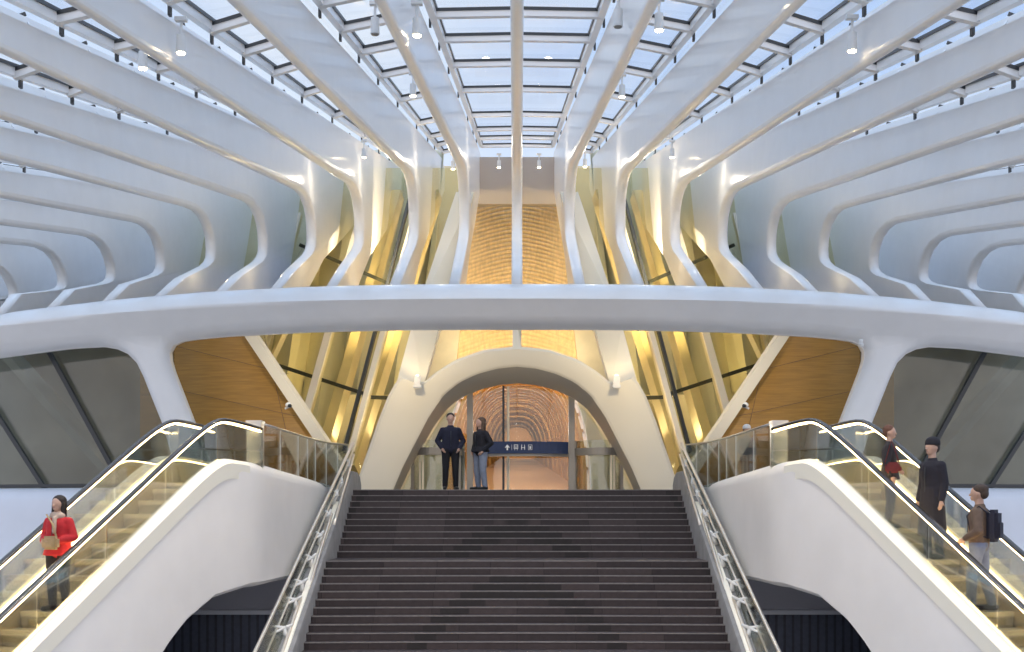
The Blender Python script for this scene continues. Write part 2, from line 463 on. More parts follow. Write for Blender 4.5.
for i, (a, b_) in enumerate(loop): sp.points[i].co = (a, b_, 0, 1)
sp.use_cyclic_u = True
cu.extrude = .22; cu.bevel_depth = .28; cu.bevel_resolution = 4; cu.offset = -.27
tmp = bpy.data.objects.new('tmp', cu); C.objects.link(tmp)
dg = bpy.context.evaluated_depsgraph_get(); dg.update()
me = bpy.data.meshes.new_from_object(tmp.evaluated_get(dg)); bpy.data.objects.remove(tmp)
bm = NB(); bm.from_mesh(me)
bmesh.ops.remove_doubles(bm, verts=bm.verts, dist=.0008)
tops = sorted([arc_pt(*p) for p in topl]+[(-a, b_) for a, b_ in [arc_pt(*p) for p in topl[:-1]]])
def ztop(q):
    for (a, za), (b_, zb) in zip(tops, tops[1:]):
        if a <= q <= b_: return za+(zb-za)*(q-a)/(b_-a)
    return tops[0][1] if q < tops[0][0] else tops[-1][1]
for k in range(-60, 61):
    bmesh.ops.bisect_plane(bm, geom=bm.verts[:]+bm.edges[:]+bm.faces[:], plane_co=(k*.4, 0, 0), plane_no=(1,0,0))
for v in bm.verts: v.co.y -= ztop(v.co.x)
for zc in (-.22, -.40, -.46, -.72, -1.0, -1.35):
    bmesh.ops.bisect_plane(bm, geom=bm.verts[:]+bm.edges[:]+bm.faces[:], plane_co=(0, zc, 0), plane_no=(0,1,0))
for v in bm.verts:
    s_, z_, w_ = v.co; th = s_/RC
    rr = RC - .5 + w_
    if w_ > -.1:                    # the upper band tips back to the sky, the lower band turns under
        rr -= (.75*(z_+.43) if z_ > -.43 else min(.42, .62*(-.43-z_)))*min(1, (w_+.1)/.4)
    z_ += ztop(s_)
    v.co = Vector((rr*math.sin(th), YC-rr*math.cos(th), z_))
ringo = obj('ring_beam', bm, M['white'], auto=38)
tag(ringo, 'huge white curved beam crossing the hall on two raking columns', 'beam')

# ------------------------------------------------------------------ roof ribs
XR = [0,1.62,3.17,4.84,6.31,7.80,9.40,10.94,12.46,13.95,15.45,16.95]
ZB = [9.7,9.68,9.5,9.2,9.0,8.69,8.49,8.07,7.70,7.40,6.94,6.5]
def glass_z(d, k): return ZC+3.08+.206*d+(ZB[k]-9.2)*1.35
def ring_d(x): return YC-math.sqrt(max(1, RC*RC-x*x))
def rib_profile(k):
    dz = ZB[k]-9.2; fd = ring_d(XR[k])+(.25 if k < 7 else .55)
    I = [(7.5,None),(12,None),(16,None),(21,None),(26,None),(31,None),(36.3,None),(37.2,9.36),(38.0,9.38),(38.6,9.26),(38.95,9.05),(39.1,8.8),(39.15,8.5),(39.1,8.22),(38.85,7.98),(38.3,7.70),(35.5,6.65),(fd,5.05)]
    Oo = [(7.5,None),(12,None),(16,None),(21,None),(26,None),(31,None),(36.3,None),(38,None),(41,None),(45,None),(48.5,None),(52,None),(54.0,13.9),(53.6,12.9),(50,11.5),(46,9.95),(41,8.05),(37.2+(fd-31.4)*.6,6.2)]
    inner, outer = [], []
    for d, z in I:
        if z is None: z = 9.05+(.168 if k > 2 else .178)*(d-35.2)+dz
        else: z = z+dz*max(0, min(1, (z-5.05)/4.0))
        inner.append((d, ZC+z-(.03*max(0, k-6) if d < ring_d(XR[k])+.7 and d > 30 and z < 6 else 0)))
    for d, z in Oo:
        if z is None: z = 3.08+.206*d+dz*1.35
        else: z = z+dz*1.35*max(0, min(1, (z-6.2)/6.0))
        if k >= 5: d += {17: 3.2, 16: 2.2, 15: .8}.get(len(outer), 0)
        outer.append((d, ZC+z))
    return inner, outer
def rib_smooth(o):               # the broad webs stay flat, the rounded lower edge is smooth
    for p in o.data.polygons: p.use_smooth = abs(p.normal.x) < .97 and p.area < .6
    return o
ORD = {1:'first',2:'second',3:'third',4:'fourth',5:'fifth',6:'sixth',7:'seventh',8:'eighth',9:'ninth',10:'tenth',11:'eleventh'}
for k in range(12):
    for s in ((0,) if k == 0 else (-1, 1)):
        inner, outer = rib_profile(k); x = XR[k]*s
        bm = NB(); loops = []
        n = len(inner)
        for i in range(n):
            a = Vector((0, *inner[i])); b_ = Vector((0, *outer[i])); v = (b_-a).normalized()
            t = min(1, max(0, (inner[i][0]-10)/28)); h = .062+.098*t; 
            
            e = Vector((x,0,0)); X = Vector((1,0,0))
            L = [b_+X*h*.8, a+v*h*1.1+X*h, a+v*h*.55+X*h*.9, a+v*h*.16+X*h*.55, a, a+v*h*.16-X*h*.55, a+v*h*.55-X*h*.9, a+v*h*1.1-X*h, b_-X*h*.8]
            loops.append([p+e for p in L])
        sweep(bm, None, loops)
        if s == 0: lab = 'central white roof rib seen edge-on above the staircase axis'
        else: lab = f'white curved roof rib, {ORD[k]} to the {SIDE[s]} of the central rib'
        tag(rib_smooth(obj('roof_rib', bm, M['white'])), lab, 'rib', 'white roof ribs')

# skylight bays : one window per bay
PD = [10.2,12.2,14.4,16.9,19.3,21.6,24.2,27.6,32.2,38.4,43.2,46.8,50.5]
wn = 0
clips = []
for k in range(11):
    for s in (-1, 1):
        wn += 1
        x0, x1 = XR[k], XR[k+1]
        bm = NB()
        g0 = lambda d: glass_z(d, k)+.24; g1 = lambda d: glass_z(d, k+1)+.24
        for a, b_ in zip(PD, PD[1:]):
            w = [Vector((s*x0, a, g0(a))), Vector((s*x1, a, g1(a))), Vector((s*x1, b_, g1(b_))), Vector((s*x0, b_, g0(b_)))]
            prism(bm, w, [p+Vector((0,0,.03)) for p in w])
        win = tag(obj(f'window_{wn}', bm, M['roofglass']), kind='structure')
        bm = NB(); bd = NB()
        for d in PD:
            f0 = .15 if k else .01; a = Vector((s*(x0+f0), d, g0(d)-.08)); b_ = Vector((s*(x1-.20), d, g1(d)-.08))
            bar(bm, a, b_, .11, .15)
            bar(bd, a+Vector((0,-.065,.05)), b_+Vector((0,-.065,.05)), .02, .05)
        for xx, gf in ([(x0+.20, lambda d: g0(d)+(g1(d)-g0(d))*.13)] if k else [])+[(x1-.20, lambda d: g0(d)+(g1(d)-g0(d))*.87)]:
            bar(bm, Vector((s*xx, PD[0], gf(PD[0])-.08)), Vector((s*xx, PD[-1], gf(PD[-1])-.08)), .12, .14, side=(1,0,0))
            bar(bd, Vector((s*(xx+(.07 if xx < (x0+x1)/2 else -.07)), PD[0], gf(PD[0])+.0)), Vector((s*(xx+(.07 if xx < (x0+x1)/2 else -.07)), PD[-1], gf(PD[-1])+.0)), .03, .05, side=(1,0,0))
        obj('window_frame', bm, M['white'], win); obj('gasket', bd, M['dark'], win)
        bm = NB()
        for d in PD[:-1]:
            for q in (0,):
                dd = d+.5
                box(bm, (s*(x1-.12), dd, glass_z(dd, k+1)+.09), (.04, .09, .13))
        obj('bracket', bm, M['dark'], win)

# solid infill behind the outer ribs, and end lintel of the roof
for s in (-1, 1):
    bm = NB(); loops = []
    for k in range(4, 12):
        inn, out = rib_profile(k); x = s*XR[k]
        o_ = out[12:]
        pts = [Vector((x, d+.05, z)) for d, z in o_]+[Vector((x, o_[-1][0]+.2, ZC+5.7))]
        loops.append(pts)
    vs = [[bm.verts.new(p) for p in L] for L in loops]
    for a, b_ in zip(vs, vs[1:]):
        for i in range(len(a)-1): bm.faces.new((a[i], a[i+1], b_[i+1], b_[i]))
    me_o = obj(f'ceiling_{SIDE[s]}', bm, M['base'])
    sm = me_o.modifiers.new('s', 'SOLIDIFY'); sm.thickness = .2; tag(me_o, kind='structure')
bm = NB(); pxprism(bm, [(474,157),(560,157),(560,204),(474,204)], 51.0, .5); tag(obj('trim_2', bm, M['mauve']), kind='structure')

# ------------------------------------------------------------------ spotlights on the ribs
def spotlight(px, py, d, label, lit=True, sz=1.0, dn=(0,0,-1)):
    p = P(px, py, d)
    S = empty('spotlight', p, label, 'spotlight', 'white spotlights under the roof')
    r = .085*sz
    bm = NB(); bmesh.ops.create_cone(bm, segments=16, radius1=r, radius2=r*.92, depth=.30*sz, cap_ends=True); obj('housing', bm, M['plug'], S, auto=40)
    bm = NB(); g = bmesh.ops.create_cone(bm, segments=16, radius1=r*.8, radius2=r*.8, depth=.02, cap_ends=True)['verts']
    bmesh.ops.translate(bm, vec=(0,0,-.155*sz), verts=g); obj('lens', bm, M['lamp'] if lit else M['grey'], S)
    bm = NB(); tube(bm, [(0,0,.12*sz), (0.0,0,.30*sz), (.02,.02,.45*sz)], .02, 6); box(bm, (0,0,.42*sz), (.16,.1,.05)); obj('arm', bm, M['plug'], S)
    return S
SP = [(181,44,17.5,'lit white spotlight on the third rib left, upper left of the picture'),
      (143,60,18.5,'lit spotlight behind the third left rib, at upper left'),
      (375,26,19,'white spotlight body just left of the lit one near the top, left of centre'),
      (417,27,18,'lit white spotlight near the top edge beside the first left rib'),
      (413,90,26,'lit spotlight on the first left rib midway down the skylight'),
      (364,153,36,'lit spotlight at the knee of the third left rib'),
      (453,165,40,'lit spotlight at the skylight end beside the first left rib'),
      (499,164,44,'lit spotlight at the skylight end just left of the central rib'),
      (539,164,44,'lit spotlight at the skylight end just right of the central rib'),
      (585,163,40,'lit spotlight at the skylight end beside the first right rib'),
      (622,91,26,'lit spotlight between the first and second right ribs'),
      (618,18,18,'white spotlight body near the top edge on the first right rib'),
      (659,22,18.5,'lit spotlight near the top edge between the first and second right ribs'),
      (852,42,17.5,'lit white spotlight hanging by the third right rib, upper right'),
      (672,153,36,'lit spotlight at the knee of the second right rib')]
SPL = []
for px, py, d, lab in SP:
    lit = 'body' not in lab
    spotlight(px, py, d, lab, lit, .8)
    if lit and d < 30: SPL.append((px, py+5, d))

# ------------------------------------------------------------------ outer glazed walls, sills
for s in (-1, 1):
    def A(px, py, off):            # on a cylinder behind the ring
        s_, d = arc_s(px); th = s_/RC; r = RC-off
        k = (r*1.0)
        x = r*math.sin(th); y = YC-r*math.cos(th)
        # keep the sight line
        t = (px-CX)/F; a = 1+t*t; b_ = -2*YC; c = YC*YC-r*r
        d = (-b_-math.sqrt(b_*b_-4*a*c))/(2*a)
        return Vector((t*d*(-s if True else 1), d, ZC+(YH-py)*d/F))
    wn += 1
    bm = NB(); loops = []
    for i in range(19):
        px = -150+i*18; p = A(px, 330, 1.6); q = Vector((p.x, p.y, ZC+.55))
        v = Vector((0,.04,0)); loops.append([p, p+v, q+v, q])
    sweep(bm, None, loops); win = tag(obj(f'window_{wn}', bm, M['wallglass']), kind='structure')
    bm = NB()
    for (xa, ya, xb, yb) in ((47,348,118,478),(-17,392,47,492),(-81,430,-30,500),(-145,450,-110,500)):
        bar(bm, A(xa, ya, 1.5), A(xb, yb, 1.5), .08, .12)
    pts = [A(px, 0, 1.48) for px in range(-150, 185, 20)]
    for a, b_ in zip(pts, pts[1:]):
        a.z = b_.z = ZC+.60; bar(bm, a, b_, .12, .09)
    obj('mullion', bm, M['dark'], win)
    # white curved base wall
    bm = NB(); loops = []
    for i in range(17):
        px = -162+i*18
        prof_ = [(1.5,.54),(1.2,.52),(.95,.42),(.8,.2),(.72,-.3),(.62,-1.0),(.40,-1.7),(.1,-2.3),(-.3,-2.6),(-.3,-4.5),(1.6,-4.5)]
        L = []
        th = arc_s(px)[0]/RC*(-s)
        for off, zz in prof_:
            r = RC-off; L.append(Vector((r*math.sin(th), YC-r*math.cos(th), ZC+zz)))
        loops.append(L)
    sweep(bm, None, loops); tag(obj(f'wall_{SIDE[s]}_base', bm, M['base'], auto=50), kind='structure')
    # weathered concrete outside
    bm = NB(); box(bm, (s*19.5, 43.0, 7), (22, .4, 9), rz=-s*.25); tag(obj(f'wall_{SIDE[s]}_outside', bm, M['concrete']), kind='structure')
    bm = NB(); bar(bm, (s*16.6, 41.3, 9.8), (s*11.4, 40.2, 4.2), .9, .25); 
    tag(obj(f'trim_{5+(s>0)}', bm, M['concrete']), kind='structure')

# ------------------------------------------------------------------ timber walls and white raking struts
def X(px, s): return px if s < 0 else 2*CX-px
def PS(px, py, d, s): return P(X(px, s), py, d)
for s in (-1, 1):
    bm = NB(); f = [PS(*q, s) for q in ((140,325,37.5),(252,325,37.5),(352,492,36.2),(140,492,36.2))]
    prism(bm, f, [p+Vector((0,.25,0)) for p in f])
    for i in range(1, 6):                         # joints between boards panels
        pass
    w_ = tag(obj(f'wall_{SIDE[s]}_timber', bm, M['wood']), kind='structure')
    bm = NB()
    for ya, yb in ((340,374),(384,420)):
        a = PS(150, ya, 37.38-(ya-325)*.0078, s); b_ = PS(262+(yb-325)*.55, yb, 37.38-(yb-325)*.0078, s)
        bar(bm, a, b_, .008, .01)
    bar(bm, PS(262, 325, 37.40, s), PS(300, 492, 36.1, s), .008, .01)
    obj('board_joint', bm, M['brown'], w_)
    bm = NB(); bar(bm, PS(236, 312, 36.6, s), PS(349, 480, 35.4, s), .24, .30)
    tag(obj('raking_strut', bm, M['cream']), f'slim pale raking strut between timber wall and glazing on the {SIDE[s]}', 'strut', 'raking struts')

# ------------------------------------------------------------------ glazed front of the gallery (either side of the portal)
for s in (-1, 1):
    wn += 1
    bm = NB(); f = [PS(*q, s) for q in ((150,168,46),(470,168,46),(400,492,38.4),(300,492,38.4))]
    prism(bm, f, [p+Vector((0,.04,0)) for p in f])
    win = tag(obj(f'window_{wn}', bm, M['greenglass']), kind='structure')
    bm = NB(); bd = NB()
    def G(px, py): return PS(px, py, 38.4+(492-py)/324*7.6-.08, s)
    for xa, ya, xb, yb, w in ((366,200,300,440,.24),(422,190,352,452,.18),(300,215,256,400,.12),(286,330,262,380,.1)):
        bar(bm, G(xa, ya), G(xb, yb), w, .22)
    for xa, ya, xb, yb, w in ((412,190,344,452,.10),(300,245,408,292,.12),(268,362,368,395,.07),(362,397,395,398,.07)):
        bar(bd, G(xa, ya), G(xb, yb), w, .12)
    obj('mullion', bm, M['cream'], win); obj('transom', bd, M['dark'], win)
    # pale folds behind the glass
    bm = NB(); loops = []
    zig = []
    for i in range(12):
        px = 215+i*18; off = 0 if i % 2 else 1.6
        zig.append((px, off))
    for px, off in zig:
        a = PS(min(px+50, 444), 150, 52+off, s); b_ = PS(px, 500, 42.5+off, s)
        loops.append([a, a+Vector((0,.3,0)), b_+Vector((0,.3,0)), b_])
    sweep(bm, None, loops); tag(obj(f'wall_{SIDE[s]}_folded', bm, M['fold']), kind='structure')
    # bright ties inside
    for (xa, ya, xb, yb) in ((436,195,352,470),(398,195,320,470)):
        bm = NB(); bar(bm, PS(xa, ya, 48, s), PS(xb, yb, 40.5, s), .35, .5)
        tag(obj('inner_fin', bm, M['gold']), f'golden raking fin behind the glass {"nearer the portal" if xa > 420 else "nearer the timber wall"} on the {SIDE[s]}', 'fin', 'golden fins behind the glazing')

# ------------------------------------------------------------------ white portal with arch, pylons
PD0, PD1 = 34.6, 35.6
arch_in = [(392,492),(403,466),(416,441),(429,416),(443.5,395),(459,382.5),(477,374),(497,368.5),(517,366.5)]
out_ = [(353,492),(366,455),(378,420),(388,395),(399,376),(421,384),(437,371),(456,359),(485,349),(517,346)]
def sym(p): return p+[(2*CX-x, y) for x, y in reversed(p[:-1])]
ai = sym(arch_in); ao = sym(out_)
# resample both to equal count by interpolation
def resample(p, n):
    L = [0]
    for a, b_ in zip(p, p[1:]): L.append(L[-1]+math.hypot(b_[0]-a[0], b_[1]-a[1]))
    r = []
    for i in range(n):
        t = L[-1]*i/(n-1)
        for j in range(len(L)-1):
            if L[j] <= t <= L[j+1]+1e-6:
                u = (t-L[j])/(L[j+1]-L[j]); r.append((p[j][0]+(p[j+1][0]-p[j][0])*u, p[j][1]+(p[j+1][1]-p[j][1])*u)); break
    return r
n = 61; ai = resample(ai, n); ao = resample(ao, n)
bm = NB(); loops = []
for (ix, iy), (ox, oy) in zip(ai, ao):
    a = P(ix, iy, PD0); o_ = P(ox, oy, PD0)
    ab = Vector((a.x*.972, PD1, UP+(a.z-UP)*.894)); ob = o_+Vector((0, 1.8, 0))
    v = (o_-a).normalized()*.08
    loops.append([a+Vector((0,.06,0)), a+v, o_-v, o_+Vector((0,.08,0)), ob, ab])
vs = [[bm.verts.new(p) for p in L] for L in loops]
for a, b_ in zip(vs, vs[1:]):
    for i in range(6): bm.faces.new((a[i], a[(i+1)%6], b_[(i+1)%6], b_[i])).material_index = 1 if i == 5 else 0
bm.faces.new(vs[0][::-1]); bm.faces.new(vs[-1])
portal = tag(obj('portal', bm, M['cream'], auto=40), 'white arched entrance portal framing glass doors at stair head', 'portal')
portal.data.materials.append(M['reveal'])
for s in (-1, 1):
    bm = NB(); f = [PS(*q, s) for q in ((397,381,35.4),(423,388,35.4),(441,325,36.6),(474,192,41),(456,192,41),(412,325,36.6))]
    prism(bm, f, [p+Vector((0,.5,0)) for p in f]); o = obj('pylon', bm, M['cream'], portal)
bm = NB(); f = [P(*q) for q in ((512.5,350,36),(521.5,350,36),(521.5,300,37.4),(521,200,42),(513,200,42),(512.5,300,37.4))]
prism(bm, f, [p+Vector((0,.3,0)) for p in f]); obj('centre_fin', bm, M['cream'], portal)
# uplights on the portal
for s in (-1, 1):
    p = PS(417.5, 380, 34.3, s)
    S = empty('uplight', p, f'small white uplight fixed on the {SIDE[s]} leg of the portal', 'light', 'portal uplights')
    bm = NB(); box(bm, (0,0,0), (.17,.17,.24), bev=.02); box(bm, (0,.2,-.02), (.08,.3,.08)); box(bm, (0,-.02,-.17), (.22,.18,.10), bev=.02); obj('housing', bm, M['plug'], S)
    bm = NB(); box(bm, (0,0,.125), (.07,.07,.01)); obj('lens', bm, M['lamp'], S)
# small security cameras
for s, px, py, dd in ((-1,288,406,35.0),(1,288,406,35.0)):
    S = empty('security_camera', PS(px, py, dd, s), f'small white security camera on the {SIDE[s]} raking strut', 'camera', 'security cameras')
    bm = NB(); tube(bm, [(0,.30,.02),(0,.0,0)], .05, 10); tube(bm, [(-s*.0,.2,0),(s*.12,.25,-.05)], .03, 8); obj('housing', bm, M['plug'], S, auto=40)
    bm = NB(); g = bmesh.ops.create_uvsphere(bm, u_segments=12, v_segments=8, radius=.085)['verts']; bmesh.ops.scale(bm, vec=(1,1,.9), verts=g); bmesh.ops.translate(bm, vec=(-s*.02,-.05,.02), verts=g); obj('dome', bm, M['plug'], S, smooth=True)
    bm = NB(); tube(bm, [(-s*.05,-.10,.0),(-s*.09,-.16,-.01)], .05, 10); obj('lens', bm, M['dark'], S)
S = empty('sensor', P(861, 345, 31.3), 'small white dome sensor under the beam above the right timber wall', 'sensor')
bm = NB(); g = bmesh.ops.create_uvsphere(bm, u_segments=12, v_segments=8, radius=.07)['verts']; tube(bm, [(0,0,.0),(0,.0,.14)], .05, 10); obj('housing', bm, M['plug'], S, smooth=True)

# ------------------------------------------------------------------ timber canopy above the portal (ribbed vault)
bm = NB()
NS = 46
def VP_(u, t):                     # u -1..1 across, t 0 bottom .. 1 top
    d = 46+t*6; hw = (62-22*t)*d/F; yc = 372-190*t
    arch = (1-abs(u)**1.6)
    return Vector((u*hw, d+2.2*arch, ZC+(YH-yc)*d/F+.9*arch-.4))
for i in range(NS):
    t = i/(NS-1); loops = []
    for j in range(17):
        u = -1+j/8; p = VP_(u, t); q = Vector((0, -.10, .03)); w = Vector((0,.10,.11))
        loops.append([p, p+Vector((0,-.05,-.02)), p+Vector((0,-.05,.07)), p+Vector((0,.02,.13))])
    sweep(bm, None, loops)
can = tag(obj('timber_canopy', bm, M['wood2']), 'honey-coloured ribbed timber vault hanging above the white portal', 'canopy')
bm = NB(); loops = []
for i in range(12):
    t = i/11; loops.append([VP_(-1+j/8, t)+Vector((0,.05,.02)) for j in range(17)])
vs = [[bm.verts.new(p) for p in L] for L in loops]
for a, b_ in zip(vs, vs[1:]):
    for j in range(16): bm.faces.new((a[j], a[j+1], b_[j+1], b_[j]))
o = obj('lining', bm, M['wood2'], can); o.modifiers.new('s', 'SOLIDIFY').thickness = -.08

bm = NB(); pxprism(bm, [(385,166),(649,166),(649,379),(385,379)], 55.5, .3); pxprism(bm, [(385,378.9),(462,378.9),(462,432),(385,432)], 55.5, .3); pxprism(bm, [(572,378.9),(649,378.9),(649,432),(572,432)], 55.5, .3); tag(obj('wall_gallery_front', bm, M['gold']), kind='structure')
# ------------------------------------------------------------------ doors and the gallery behind
JX = (470, 571.5)
wn += 1
door = bpy.data.objects.new('door_1', None); C.objects.link(door); door['kind'] = 'structure'; door['_w'] = 1
def arch_z(x):                      # intrados height at x (metres) at the portal back
    best = None
    pts = [(P(a, b_, PD0).x*.972, UP+(P(a, b_, PD0).z-UP)*.894) for a, b_ in ai]
    for (xa, za), (xb, zb) in zip(pts, pts[1:]):
        if min(xa, xb) <= x <= max(xa, xb) and abs(xb-xa) > 1e-6: return za+(zb-za)*(x-xa)/(xb-xa)
    return UP+.3
GD = 36.0
for px, w in ((470,.17),(571.5,.17)):
    x = (px-CX)*GD/F
    bm = NB(); box(bm, (x, GD, (UP+arch_z(x)+.1)/2), (w, .2, arch_z(x)+.1-UP)); obj('jamb', bm, M['grey'], door)
bm = NB(); x = (504.5-CX)*GD/F; box(bm, (x-.03, GD, (UP+arch_z(x))/2), (.06, .1, arch_z(x)-UP)); obj('meeting_stile', bm, M['dark'], door)
bm = NB(); box(bm, (x+.10, GD+.12, (UP+arch_z(x))/2), (.07, .06, arch_z(x)-UP)); obj('inner_stile', bm, M['cream'], door)
# bowed middle transom
def bow(x0, x1, sag, z, y0, h, t, n=16, m='grey', name='transom'):
    bm = NB(); L = []
    for i in range(n+1):
        u = i/n; xx = x0+(x1-x0)*u; yy = y0-sag*4*u*(1-u)
        L.append([Vector((xx, yy, z)), Vector((xx, yy, z+h)), Vector((xx, yy+t, z+h)), Vector((xx, yy+t, z))])
    sweep(bm, None, L); return bm
xa, xb = (471-CX)*GD/F, (570.5-CX)*GD/F
zt_ = ZC+(YH-456.5)*35.7/F
obj('transom', bow(xa, xb, .55, zt_, GD-.05, .12, .2), M['grey'], door)
# glass in the arch
bm = NB(); L = []
for i in range(41):
    xx = -3.25+6.5*i/40; zz = max(UP+.05, arch_z(xx)-.02); L.append([Vector((xx, GD+.12, UP)), Vector((xx, GD+.12, zz)), Vector((xx, GD+.14, zz)), Vector((xx, GD+.14, UP))])
sweep(bm, None, L); obj('glass_pane', bm, M['clear'], door)
for s in (-1, 1):                   # side drums
    x0 = abs((411-CX)*35.7/F); x1 = abs((462-CX)*35.7/F)
    bmx = NB(); L = []
    for i in range(17):
        u = i/16; xx = s*(x0+(x1-x0)*u+.0); yy = 36.1-.75*math.sin(PI*(.15+.85*u))
        z = ZC+(YH-455)*35.6/F
        L.append([Vector((xx, yy, z)), Vector((xx, yy, z+.20)), Vector((xx, yy+.22, z+.20)), Vector((xx, yy+.22, z))])
    sweep(bmx, None, L); obj('drum_ring', bmx, M['grey'], door)
    for u, w in ((.02,.09),(.18,.05),(.24,.05),(.93,.10),(1.0,.12)):
        xx = s*(x0+(x1-x0)*u); yy = 36.15-.75*math.sin(PI*(.15+.85*u))+.1
        bm = NB(); box(bm, (xx, yy, UP+.72), (w, .09, 1.44)); obj('drum_post', bm, M['grey'] if w > .06 else M['cream'], door)
    bm = NB(); L = []
    for i in range(9):
        u = .04+.9*i/8; xx = s*(x0+(x1-x0)*u); yy = 36.15-.75*math.sin(PI*(.15+.85*u))+.1
        L.append([Vector((xx, yy, UP)), Vector((xx, yy, UP+1.45)), Vector((xx, yy+.02, UP+1.45)), Vector((xx, yy+.02, UP))])
    sweep(bm, None, L); obj('drum_glass', bm, M['clear'], door)
# blue direction sign
sx0, sx1 = (473-CX)*35.3/F, (569-CX)*35.3/F
zs = ZC+(YH-453.2)*35.3/F; hs = 12*35.3/F
sign = tag(obj('direction_sign', bow(sx0, sx1, .4, zs, 35.75, hs, .06, m='blue'), M['blue']), 'long dark blue direction sign with white pictograms above the doors', 'sign')
def sign_y(x): u = (x-sx0)/(sx1-sx0); return 35.75-.4*4*u*(1-u)-.012
def spx(px): return (px-CX)*35.35/F
zc_ = zs+hs/2; bm = NB(); k_ = 35.35/F
def rect(x0, y0, x1, y1):           # photo px offsets about sign centre line
    xa, xb = spx(x0), spx(x1); box(bm, ((xa+xb)/2, sign_y((xa+xb)/2), zc_+(y0+y1)/2*k_), (abs(xb-xa), .012, abs(y1-y0)*k_))
def poly(pts):
    f = [Vector((spx(x), sign_y(spx(x))-.006, zc_+y*k_)) for x, y in pts]; prism(bm, f, [p+Vector((0,.012,0)) for p in f])
poly([(504.8,-.3),(507.3,2.9),(509.8,-.3),(508.4,-.3),(508.4,.2),(506.2,.2),(506.2,-.3)]); rect(506.6,-2.8,508.0,.2)
rect(511.6,-2.8,511.9,2.8)
for a in ((513.9,-1.6,518.1,-1.0),(513.9,2.0,518.1,2.7),(513.9,-1.6,514.5,2.7),(517.5,-1.6,518.1,2.7),(513.9,.2,518.1,.6),(514.2,-2.8,515.0,-2.2),(517.0,-2.8,517.8,-2.2),(515.2,-.6,516.8,-.2)): rect(*a)
for a in ((521.2,-2.4,522.0,1.2),(524.2,-2.4,525.0,1.2),(521.3,1.6,522.1,2.5),(524.1,1.6,524.9,2.5),(522,-.5,524.2,0)): rect(*a)
for a in ((528.2,-2.6,532.2,-2.2),(528.2,2.2,532.2,2.6),(528.2,-2.6,528.6,2.6),(531.8,-2.6,532.2,2.6),(529.4,-1.6,531,1.0)): rect(*a)
o = obj('pictograms', bm, M['signw'], sign); o['label'] = 'white arrow and pictograms'

# gallery vault receding behind the doors
def gz(d): return UP+.047*(d-39)
bm = NB(); f = [Vector((-2.4,38.8,gz(38.8))), Vector((2.4,38.8,gz(38.8))), Vector((2.4,162,gz(162))), Vector((-2.4,162,gz(162)))]
prism(bm, f, [p-Vector((0,0,.2)) for p in f]); tag(obj('floor', bm, M['woodfloor']), kind='structure')
bm = NB()
for i in range(34):
    d = 40.3+i*2.2*(1+i*.03); L = []
    for j in range(21):
        a = PI*j/20; r = 1
        c, s_ = math.cos(a), math.sin(a)
        x = 2.15*math.copysign(abs(c)**.7, c); z = gz(d)+3.9*max(0, s_)**.9 if s_ > 0 else gz(d)
        n_ = Vector((c, 0, s_)); p = Vector((x, d, z))-n_*.04
        L.append([p, p+Vector((0,.28,0)), p+n_*.10+Vector((0,.24,0)), p+n_*.10])
    sweep(bm, None, L)
for j in range(1, 20):
    a = PI*j/20; c, s_ = math.cos(a), math.sin(a)
    xx = 2.22*math.copysign(abs(c)**.7, c); bar(bm, Vector((xx, 40.5, gz(40.5)+3.95*s_**.9)), Vector((xx, 160, gz(160)+3.95*s_**.9)), .08, .09)
tag(obj('ceiling_gallery_frame', bm, M['wood3']), kind='structure')
bm = NB(); L = []
for d in (40.4, 161):
    L.append([Vector((2.35*math.copysign(abs(math.cos(PI*j/20))**.7, math.cos(PI*j/20)), d, gz(d)+4.1*max(0, math.sin(PI*j/20))**.9)) for j in range(21)])
sweep(bm, None, L, close=False); o = obj('ceiling_gallery', bm, mat('gallery_panel', (.86,.80,.84), .8)); o.modifiers.new('s', 'SOLIDIFY').thickness = .05; tag(o, kind='structure')
bm = NB(); box(bm, (0, 161.2, gz(161)+2), (9, .3, 6)); tag(obj('wall_gallery_end', bm, M['woodfloor']), kind='structure')

for s in (-1, 1):                   # golden side chambers seen through the side lights of the door
    bm = NB(); box(bm, (s*4.3, 44.6, UP+1.75), (3.8, .2, 3.5)); w_ = tag(obj(f'wall_{SIDE[s]}_chamber', bm, M['gold']), kind='structure')
    bm = NB()
    for k in range(4): bar(bm, (s*(2.5+k*.75), 43.6, UP+3.4), (s*(3.9+k*.75), 42.6, UP), .26, .35)
    obj('brace', bm, M['cream'], w_)
# ------------------------------------------------------------------ people
def capsule(bm, a, b, ra, rb, n=12, fx=1.0, fy=1.0):
    """tapered closed limb"""
    a = Vector(a); b = Vector(b); t = (b-a); L = t.length or 1e-6; t = t/L
    up = Vector((0,1,0)) if abs(t.z) > .7 else Vector((0,0,1))
    s = t.cross(up).normalized(); u = s.cross(t).normalized(); loops = []
    st = []
    for k in range(5): an = PI/2*(1-k/4); st.append((a-t*ra*math.sin(an), ra*math.cos(an)+1e-4))
    for k in range(5): an = PI/2*k/4; st.append((b+t*rb*math.sin(an), rb*math.cos(an)+1e-4))
    for c, r in st: loops.append([c+s*math.cos(2*PI*q/n)*r*fx+u*math.sin(2*PI*q/n)*r*fy for q in range(n)])
    sweep(bm, None, loops)
def ball(bm, c, r):
    g = bmesh.ops.create_uvsphere(bm, u_segments=16, v_segments=12, radius=1)['verts']
    bmesh.ops.scale(bm, vec=r if hasattr(r, '__len__') else (r,r,r), verts=g); bmesh.ops.translate(bm, vec=c, verts=g)
